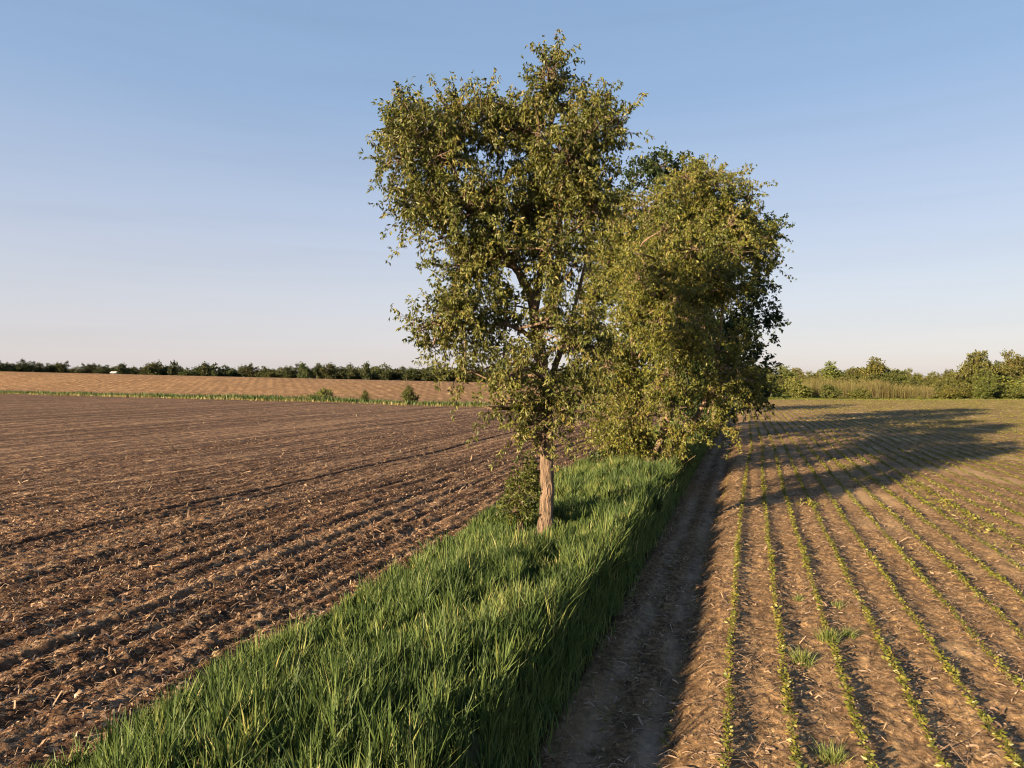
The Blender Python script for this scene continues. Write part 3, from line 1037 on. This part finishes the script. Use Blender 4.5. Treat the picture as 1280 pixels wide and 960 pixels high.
build_tree('spreading_tree', on_bank(P(812, 580, Y2)),
           'broad many-stemmed tree with golden green drooping leaves, standing behind the tall tree',
           [(p1((0, 0, 0)) and p2((812, 584, 0), (806, 555, 0), (800, 520, 0), (794, 470, 0), (790, 420, 0), (780, 360, .4), (770, 310, .6)), .30, .06),
            (p2((814, 582, 0), (826, 550, -.4), (836, 515, -.8), (842, 460, -1), (846, 400, -.8), (856, 330, -.5), (866, 260, 0)), .24, .05),
            (p2((816, 582, 0), (850, 545, .3), (880, 505, .2), (895, 450, 0), (905, 380, -.2), (925, 310, 0)), .19, .04),
            (p2((842, 440, -1), (822, 352, -2.4), (838, 330, -2.6), (852, 322, -2.6), (878, 316, -2.4)), .10, .03),
            (p2((792, 460, 0), (815, 410, -1.5), (822, 352, -2.4)), .09, .05),
            (p2((795, 500, 0), (770, 470, .3), (750, 430, .5), (742, 380, .6)), .12, .03),
            (p2((838, 500, -.8), (870, 530, -1.8), (900, 532, -2.0)), .08, .02)],
           clumps(T2, 6, .40), 3200, 18, .155, .054, 1.1, 0.95, 0.35, M_leaf2, M_bark2, flare=.3)

# dark trees behind
Y3 = 47.0
T3 = [lobe(845, 290, 56, 56, 41, 1.2), lobe(860, 380, 50, 50, 41), lobe(815, 225, 52, 38, 47), lobe(845, 215, 40, 30, 47), lobe(790, 240, 30, 30, 47, .8), lobe(830, 290, 80, 60, 48), lobe(770, 330, 60, 70, 47), lobe(850, 400, 80, 80, 48), lobe(780, 440, 60, 60, 47), lobe(860, 500, 60, 40, 47)]
p3 = lambda *a: [P(x, y, Y3 + d) for x, y, d in a]
reseed(103)
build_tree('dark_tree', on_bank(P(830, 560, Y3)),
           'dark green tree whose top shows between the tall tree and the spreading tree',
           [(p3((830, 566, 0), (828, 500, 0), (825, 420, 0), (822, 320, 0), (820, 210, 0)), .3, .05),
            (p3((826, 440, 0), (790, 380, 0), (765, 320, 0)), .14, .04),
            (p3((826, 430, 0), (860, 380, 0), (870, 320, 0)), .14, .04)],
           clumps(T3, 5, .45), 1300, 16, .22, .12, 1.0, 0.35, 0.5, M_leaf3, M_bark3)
Y4 = 60.0
T4 = [lobe(935, 300, 34, 40, 59), lobe(960, 290, 18, 34, 60, .9), lobe(900, 290, 40, 50, 60), lobe(945, 360, 30, 36, 58), lobe(958, 400, 16, 30, 58), lobe(925, 420, 42, 50, 58), lobe(955, 445, 16, 22, 58),
      lobe(930, 485, 40, 30, 57), lobe(900, 510, 34, 20, 58), lobe(945, 490, 16, 16, 57), lobe(880, 380, 60, 80, 61), lobe(870, 480, 60, 40, 61), lobe(972, 315, 12, 14, 59, .8)]
p4 = lambda *a: [P(x, y, Y4 + d) for x, y, d in a]
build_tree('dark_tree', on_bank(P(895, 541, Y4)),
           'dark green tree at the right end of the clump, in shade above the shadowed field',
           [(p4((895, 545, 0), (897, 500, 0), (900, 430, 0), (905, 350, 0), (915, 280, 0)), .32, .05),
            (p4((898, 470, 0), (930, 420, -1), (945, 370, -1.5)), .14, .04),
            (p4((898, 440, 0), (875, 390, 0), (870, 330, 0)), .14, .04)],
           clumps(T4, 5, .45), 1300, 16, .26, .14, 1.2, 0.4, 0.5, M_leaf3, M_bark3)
Y5 = 96.0
T5 = [lobe(880, 430, 38, 32, 96), lobe(900, 450, 26, 30, 95), lobe(860, 460, 30, 30, 97)]
p5 = lambda *a: [P(x, y, Y5 + d) for x, y, d in a]
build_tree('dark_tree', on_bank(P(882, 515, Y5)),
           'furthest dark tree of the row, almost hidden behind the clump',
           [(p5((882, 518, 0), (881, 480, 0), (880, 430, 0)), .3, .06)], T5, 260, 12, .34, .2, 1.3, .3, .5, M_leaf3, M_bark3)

# shrubs and dead wood at the tree feet
def shrub_at(px, py, Y, lobes, label, n, leaflet, mat, name='shrub'):
    b = P(px, py, Y)
    b = on_bank(b)
    stems = []
    for i in range(5):
        l = lobes[i % len(lobes)]
        stems.append(([b + [random.uniform(-.15, .15), random.uniform(-.1, .1), -.1], (b + l[0]) / 2 + rng.normal(0, .08, 3), l[0] + rng.normal(0, .15, 3)], .022, .008))
    return build_tree(name, b, label, stems, lobes, n, 9, leaflet, leaflet * .5, .32, .3, .8, mat, M_bark, cat='shrub', flare=0, twig_r=.006)
shrub_at(652, 648, 18.5, [lobe(652, 618, 20, 26, 20.2), lobe(640, 632, 14, 18, 20.0), lobe(664, 600, 12, 24, 20.4), lobe(655, 580, 10, 16, 20.4, .6)],
         'leafy sucker shrub growing at the left foot of the tall tree', 170, .085, M_bush)
shrub_at(752, 588, 32.5, [lobe(748, 575, 16, 10, 34), lobe(770, 565, 14, 14, 34.5)], 'low dark green shrub at the left foot of the spreading tree', 90, .11, M_leaf3)
shrub_at(790, 585, 32.1, [lobe(790, 560, 14, 20, 33.6), lobe(812, 555, 16, 16, 33.4, .7)], 'sapling shrub against the stems of the spreading tree', 110, .12, M_bush)

def brush():
    b = P(828, 585, 31.7)
    b = on_bank(b)
    m = Mesh()
    for i in range(70):
        a = random.uniform(0, 6.28)
        r = random.uniform(.2, 1.0)
        p0 = np.array([random.gauss(0, .45), random.gauss(0, .3), 0])
        p2_ = p0 + [math.cos(a) * r, math.sin(a) * r * .6, random.uniform(.2, 1.0)]
        tube(m, spline([p0, (p0 + p2_) / 2 + rng.normal(0, .12, 3) + [0, 0, .12], p2_], 6), np.linspace(.018, .006, 6), 4)
    o = m.build('brush_pile', M_bark2)
    o.location = b
    tag(o, 'tangle of bare dead twigs heaped at the foot of the spreading tree', 'brush pile')
    s = Mesh()
    tube(s, spline(np.array([P(808, 590, 31.5), P(816, 568, 31.4), P(828, 548, 31.3)]) - P(808, 590, 31.5), 8), [.17, .16, .155, .15, .14, .13, .12, .06], 10, .3, 3)
    o = s.build('broken_stump', M_bark2, smooth_shade=True)
    o.location = P(808, 590, 31.5)
    tag(o, 'pale leaning broken stump in front of the stems of the spreading tree', 'stump')
brush()

# ------------------------------------------------------------------ far trees: prototypes, then copies
def proto_tree(name, h, w, nl, n, leaf, label, cat, crown0=0.2, mat=None, spread=1.0, up=0.3, group=None, droop=.3):
    lobes = []
    for i in range(nl):
        f = (i + .5) / nl
        zc = h * (crown0 + (1 - crown0) * (0.15 + 0.75 * f))
        rr = w * (0.30 + 0.22 * math.sin(math.pi * min(1, f + .15)))
        ro = w * 0.5 * spread * math.sin(math.pi * (0.2 + 0.7 * f)) * random.uniform(.3, .9)
        a = random.uniform(0, 6.28)
        lobes.append(((ro * math.cos(a), ro * math.sin(a), zc), (rr * .8, rr * .8, h * 0.16 * random.uniform(.8, 1.3)), 1.0))
    paths = [([np.array([0, 0, -.3]), np.array([0.05 * w * .3, 0, h * .3]), np.array([0, .02, h * .75])], h * .02 + .03, .03)]
    return build_tree(name, (0, 0, 0), label, paths, lobes, n, 6, leaf, leaf * .7, leaf * 2.6, droop, up, mat or M_fartree, M_bark3, cat, flare=.2, group=group, twig_r=.02)

reseed(104)
RIGHT_GROUP = 'trees of the wood beyond the right field'
LEFT_GROUP = 'trees of the distant treeline beyond the left fields'
LBL_R = 'leafy green tree within the wood along the far edge of the right field'
LBL_L = 'small dark green tree in the distant treeline behind the left fields'
protoR = [proto_tree('round_tree', 10, 9, 10, 620, .36, LBL_R, 'tree', .15, group=RIGHT_GROUP),
          proto_tree('round_tree', 10, 7, 9, 560, .36, LBL_R, 'tree', .12, group=RIGHT_GROUP),
          proto_tree('round_tree', 10, 11, 12, 720, .38, LBL_R, 'tree', .15, group=RIGHT_GROUP),
          proto_tree('round_tree', 10, 5.5, 8, 460, .34, LBL_R, 'tree', .1, group=RIGHT_GROUP)]
protoS = [proto_tree('shrub', 4, 5, 8, 420, .25, 'low green shrub in front of the wood beyond the right field', 'shrub', .0, M_fartree, group='shrubs in front of the right wood'),
          proto_tree('shrub', 4, 3.6, 7, 360, .25, 'low green shrub in front of the wood beyond the right field', 'shrub', .0, M_fartree, group='shrubs in front of the right wood')]
used = {}
def place(proto, px, Y, ytop, base_h, label, group, wide=1.0, z=None):
    b = P(px, 0, Y)
    z0 = float(H(b[0], b[1])) - .1 if z is None else z
    h = max(CAM_H - (ytop - HORIZON) / FPX * Y - z0, 1.0)
    s = h / base_h
    sx = s * wide
    if proto.name not in used:
        used[proto.name] = 1
        r = proto
        r.location = (b[0], b[1], z0)
        r.rotation_euler = (0, 0, random.uniform(0, 6.28))
        r.scale = (sx, sx, s)
        tag(r, label, None, group)
        return r
    return copy_tree(proto, (b[0], b[1], z0), random.uniform(0, 6.28), (sx, sx, s), label, group)

def prof(xs, ys, x):
    return float(np.interp(x, xs, ys))

# right wood
def where_right(p, rank):
    for lim, w in ((1000, 'beside the dark clump'), (1060, 'behind the brown thicket, left part'), (1112, 'behind the middle of the brown thicket'),
                   (1170, 'behind the brown thicket, right end'), (1215, 'between the brown thicket and the tallest tree')):
        if p < lim:
            return '%s rank green tree of the right wood, %s' % (rank, w)
    return '%s rank green tree of the right wood, near the right picture edge' % rank
px = 930
i = 0
RX = [930, 965, 1003, 1020, 1035, 1060, 1075, 1100, 1115, 1140, 1165, 1180, 1195, 1215, 1235, 1300]
RY = [461, 459, 461, 465, 457, 463, 457, 453, 461, 464, 465, 460, 466, 459, 452, 449]
while px < 1330:
    place(protoR[i % 4], px, random.uniform(225, 300), prof(RX, RY, px) + random.uniform(-2, 4), 10.0, where_right(px, 'back'), RIGHT_GROUP, random.uniform(.8, 1.25))
    px += random.uniform(8, 13)
    i += 1
px = 940
while px < 1330:                                     # a lower rank in front
    place(protoR[i % 4], px, random.uniform(205, 222), prof(RX, RY, px) + random.uniform(9, 16), 10.0, where_right(px, 'front'), RIGHT_GROUP, random.uniform(.9, 1.5))
    px += random.uniform(12, 20)
    i += 1
place(protoR[2], 1224, 205, 439, 10, 'tall broad crowned tree rising highest over the wood at the right', RIGHT_GROUP, 0.8)
place(protoR[0], 1262, 215, 441, 10, 'large dense tree right of the tallest tree in the right wood', RIGHT_GROUP, 0.9)
place(protoR[1], 1284, 210, 443, 10, 'dense tree cut by the right edge of the picture in the wood', RIGHT_GROUP, 1.0)
place(protoR[3], 1094, 232, 447, 10, 'round topped tree standing above its neighbours over the brown thicket', RIGHT_GROUP, 1.3)
place(protoR[3], 1040, 230, 452, 10, 'slim tree poking above the left part of the brown thicket', RIGHT_GROUP, 1.2)
# shrubs in front of the wood
for k, (px, yt, Y, wd, lb) in enumerate([
        (962, 476, 178, 1.6, 'light green shrub right beside the dark clump, at the field edge'),
        (993, 471, 172, 1.0, 'rounded green shrub at the left end of the brown thicket'),
        (1033, 481, 170, 1.3, 'small dark green shrub in front of the brown thicket'),
        (1075, 485, 170, 1.9, 'low olive shrub under the right half of the brown thicket'),
        (1012, 484, 171, 1.3, 'low brownish shrub between two green shrubs by the thicket'),
        (1150, 494, 168, 1.0, 'tiny lone shrub on the bright grass at the field edge'),
        (1188, 483, 172, 1.7, 'wide low shrub left of the upright fan shaped tree'),
        (1205, 478, 176, 1.6, 'mid green shrub close behind the wide low shrub'),
        (1262, 482, 174, 2.2, 'broad low shrub right of the upright fan shaped tree'),
        (1290, 478, 178, 1.8, 'low shrub at the right picture edge'),
        (1255, 470, 190, 2.0, 'taller pale green shrub behind the broad low shrub at right')]):
    place(protoS[k % 2], px, Y, yt, 4.0, lb, 'shrubs in front of the right wood', wd)
fan = proto_tree('upright_tree', 9, 5.2, 9, 620, .26, 'upright fan shaped green tree at the right edge of the field', 'tree', -.14, M_fan, .9, 1.6, droop=0)
fb = P(1229, 0, 170)
fan.location = (fb[0], fb[1], -.05)
fan.scale = (.95, .95, .88)

def thicket():
    m = Mesh()
    n = 9000
    px = np.concatenate([rng.uniform(1003, 1112, n // 2), rng.uniform(1085, 1168, n // 2)])
    Y = rng.uniform(178, 197, n)
    x = (px - 640) / FPX * Y
    top = np.interp(px, [1003, 1015, 1060, 1100, 1115, 1168], [474, 470, 472, 474, 479, 482])
    top = top + 2.2 * pnoise(px * .12, px * 0, 3) + 1.5 * pnoise(px * .5, px * 0, 4)
    h = (CAM_H - (top - HORIZON) / FPX * Y) * rng.uniform(.5, 1.06, n)
    blades(m, x, Y, np.full(n, -.05), h, rng.normal(0, .08, (n, 2)), np.abs(rng.normal(.03, .03, n)), rng.uniform(.012, .03, n), rng.random(n), 2)
    k = 16000
    j = rng.integers(0, n, k)
    c = np.stack([x[j] + rng.normal(0, .15, k), Y[j] + rng.normal(0, .15, k), h[j] * rng.uniform(.1, 1.0, k)], 1)
    leaf_quads(m, c, norm(rng.normal(size=(k, 3)) + [0, 0, .4]), rng.uniform(.15, .4, k), rng.uniform(.08, .16, k), .2)
    o = m.build('thicket', M_reed)
    tag(o, 'brown thicket of close thin upright stems before the right wood', 'thicket', kind='stuff')
thicket()

# band of grass at the far edge of the right field
def far_edge_grass():
    m = Mesh()
    n = 9000
    x = rng.uniform(20, 150, n)
    y = rng.uniform(158, 167, n) + .02 * x
    blades(m, x, y, np.full(n, -.25), rng.uniform(.2, .5, n), rng.normal(0, .3, (n, 2)), np.abs(rng.normal(.2, .1, n)), rng.uniform(.05, .1, n), rng.uniform(.4, .9, n), 2)
    o = m.build('field_margin', M_bush)
    tag(o, 'band of short green grass closing the far end of the right field', 'grass', kind='stuff')
far_edge_grass()

# left treeline
reseed(105)
protoL = [proto_tree('treeline_tree', 10, 10, 6, 260, .72, LBL_L, 'tree', .1, M_treeline, group=LEFT_GROUP),
          proto_tree('treeline_tree', 10, 8, 6, 240, .72, LBL_L, 'tree', .1, M_treeline, group=LEFT_GROUP),
          proto_tree('treeline_tree', 10, 13, 7, 300, .75, LBL_L, 'tree', .1, M_treeline, group=LEFT_GROUP)]
LX = [-20, 0, 40, 70, 100, 135, 170, 200, 240, 300, 345, 375, 415, 455, 500, 560, 650, 800, 950]
LY = [454, 455, 457, 458, 458, 457, 458, 459, 461, 461, 462, 458, 459, 459, 461, 462, 463, 463, 463]
def where_left(p):
    for lim, w in ((70, 'at the far left end of the treeline'), (134, 'left of the white farm building'), (212, 'between the white farm building and the first slim tree'),
                   (262, 'around the two slim trees that poke above the treeline'), (372, 'between the slim trees and the round tree over the striped field'),
                   (450, 'around the round tree over the striped far field'), (520, 'above the round olive bush on the weed band'),
                   (660, 'seen left of the tall tree trunk, under its lowest boughs')):
        if p < lim:
            return 'small dark distant tree ' + w
    return 'small dark distant tree hidden behind the near clump of trees'
px = -25
i = 0
while px < 950:
    Y = random.uniform(540, 640)
    place(protoL[i % 3], px, Y, prof(LX, LY, px) + random.choice((-5.5, -3, -2, -1, 0, 1, 2, 2.5)) + random.uniform(-1, 1), 10.0, where_left(px), LEFT_GROUP, random.uniform(.9, 1.5))
    px += random.uniform(5.5, 9.5)
    i += 1
for px, yt, wd, lb in [(217, 451.5, .55, 'slim tree poking above the distant left treeline'),
                       (257, 453, .55, 'second slim tree poking above the distant left treeline, right of the first'),
                       (151, 454.5, .9, 'wide dark tree right behind the white farm building'),
                       (380, 453.5, .7, 'round tree standing high over the striped far field'),
                       (410, 454.5, .9, 'broad tree right of the round tree over the striped far field'),
                       (457, 453, .5, 'pointed tree rising above the treeline over the round olive bush')]:
    place(protoL[1], px, 530, yt, 10.0, lb, LEFT_GROUP, wd)

# distant farm building
def farm():
    b = P(143, 0, 520)
    z0 = float(H(b[0], b[1])) + .6
    root = empty('farm_building', (b[0], b[1], z0), 'tiny white farm building with a pale gable roof in the distant left treeline', 'building')
    w, d, h, r = 1.9, 1.8, 1.7, 1.0
    wm = plain_mat('white_wall', (.6, .58, .55))
    rm = plain_mat('pale_roof', (.55, .52, .5))
    dm = plain_mat('dark_window', (.05, .05, .06), .2)
    V = np.array([[-w, -d, 0], [w, -d, 0], [w, d, 0], [-w, d, 0], [-w, -d, h], [w, -d, h], [w, d, h], [-w, d, h], [-w, 0, h + r], [w, 0, h + r]])
    F = np.array([[0, 1, 5], [0, 5, 4], [2, 3, 7], [2, 7, 6], [1, 2, 6], [1, 6, 5], [3, 0, 4], [3, 4, 7], [4, 7, 8], [5, 9, 6]])
    mesh_np('wall', V, F, wm, root)
    e = .35
    zo = h - .12 * e
    V = np.array([[-w - e, -d - e, zo - .1], [w + e, -d - e, zo - .1], [w + e, 0, h + r + .06], [-w - e, 0, h + r + .06], [w + e, d + e, zo - .1], [-w - e, d + e, zo - .1]])
    V = np.concatenate([V, V + [0, 0, .15]])
    F = np.array([[6, 7, 8], [6, 8, 9], [9, 8, 10], [9, 10, 11], [0, 2, 1], [0, 3, 2], [3, 4, 2], [3, 5, 4], [0, 1, 7], [0, 7, 6], [4, 5, 11], [4, 11, 10]])
    mesh_np('roof', V, F, rm, root)
    for x0, z1, z2, ww, nm in ((-2, 1, 1.9, .5, 'window'), (0, 0.05, 2, .5, 'door'), (2, 1, 1.9, .5, 'window')):
        x0, z1, z2 = x0 * .65, z1 * .75, z2 * .75
        V = np.array([[x0 - ww, -d - .05, z1], [x0 + ww, -d - .05, z1], [x0 + ww, -d - .05, z2], [x0 - ww, -d - .05, z2], [x0 - ww, -d + .01, z1], [x0 + ww, -d + .01, z1], [x0 + ww, -d + .01, z2], [x0 - ww, -d + .01, z2]])
        mesh_np(nm, V, np.array([[0, 1, 2, 3], [0, 4, 5, 1], [1, 5, 6, 2], [2, 6, 7, 3], [3, 7, 4, 0]]), dm, root)
farm()

# margin of weeds and dry grass across the end of the left field
def margin():
    def band(n, s0, s1, h0, h1, w, mat, name, label, rr):
        m = Mesh()
        t = rng.uniform(-420, 27, n)
        s = rng.uniform(s0, s1, n)
        x = -3 + s * HN[0] + t * HT[0]
        y = 109 + s * HN[1] + t * HT[1]
        k = np.abs(x) < .74 * y + 4
        x, y, s, t = x[k], y[k], s[k], t[k]
        n = len(x)
        hh = (1 + .45 * fbm(t * .06, s * .1, 3, 29))
        h = rng.uniform(h0, h1, n) * np.clip(hh, .4, 2)
        blades(m, x, y, H(x, y) - .4 * (s > 4) - .05, h, rng.normal(0, .25, (n, 2)), np.abs(rng.normal(.2, .12, n)), rng.uniform(.6, 1.3, n) * w, np.clip(rng.normal(*rr, n), 0, .92), 2)
        o = m.build(name, mat)
        tag(o, label, 'grass', kind='stuff')
    band(34000, 1.0, 7.5, .5, 1.2, .08, M_grass, 'weed_margin', 'band of tall green weeds between the near and the far left field', (.22, .16))
    band(6000, -2.2, 1.4, .25, .7, .06, M_drygrass, 'dry_grass_margin', 'yellow dry grass along the front of the green weed band', (.5, .25))
margin()
protoB = proto_tree('field_bush', 3.4, 3.2, 8, 420, .16, 'round olive bush standing alone on the weed band across the left field', 'bush', .0, M_bush, .7, .6)
b = P(513, 0, 122)
protoB.location = (b[0], b[1], -.05)
c = copy_tree(protoB, tuple(P(457, 0, 127) * [1, 1, 0]), 1.3, (.5, .5, .75), 'small upright bush left of the round olive bush on the weed band', None)
lowb = proto_tree('field_bush', 2.6, 5.4, 8, 260, .2, 'wide loose dark bush with several shoots on the weed band', 'bush', .0, M_fartree, 1.0, 1.2)
b = P(401, 0, 132)
lowb.location = (b[0], b[1], .1)
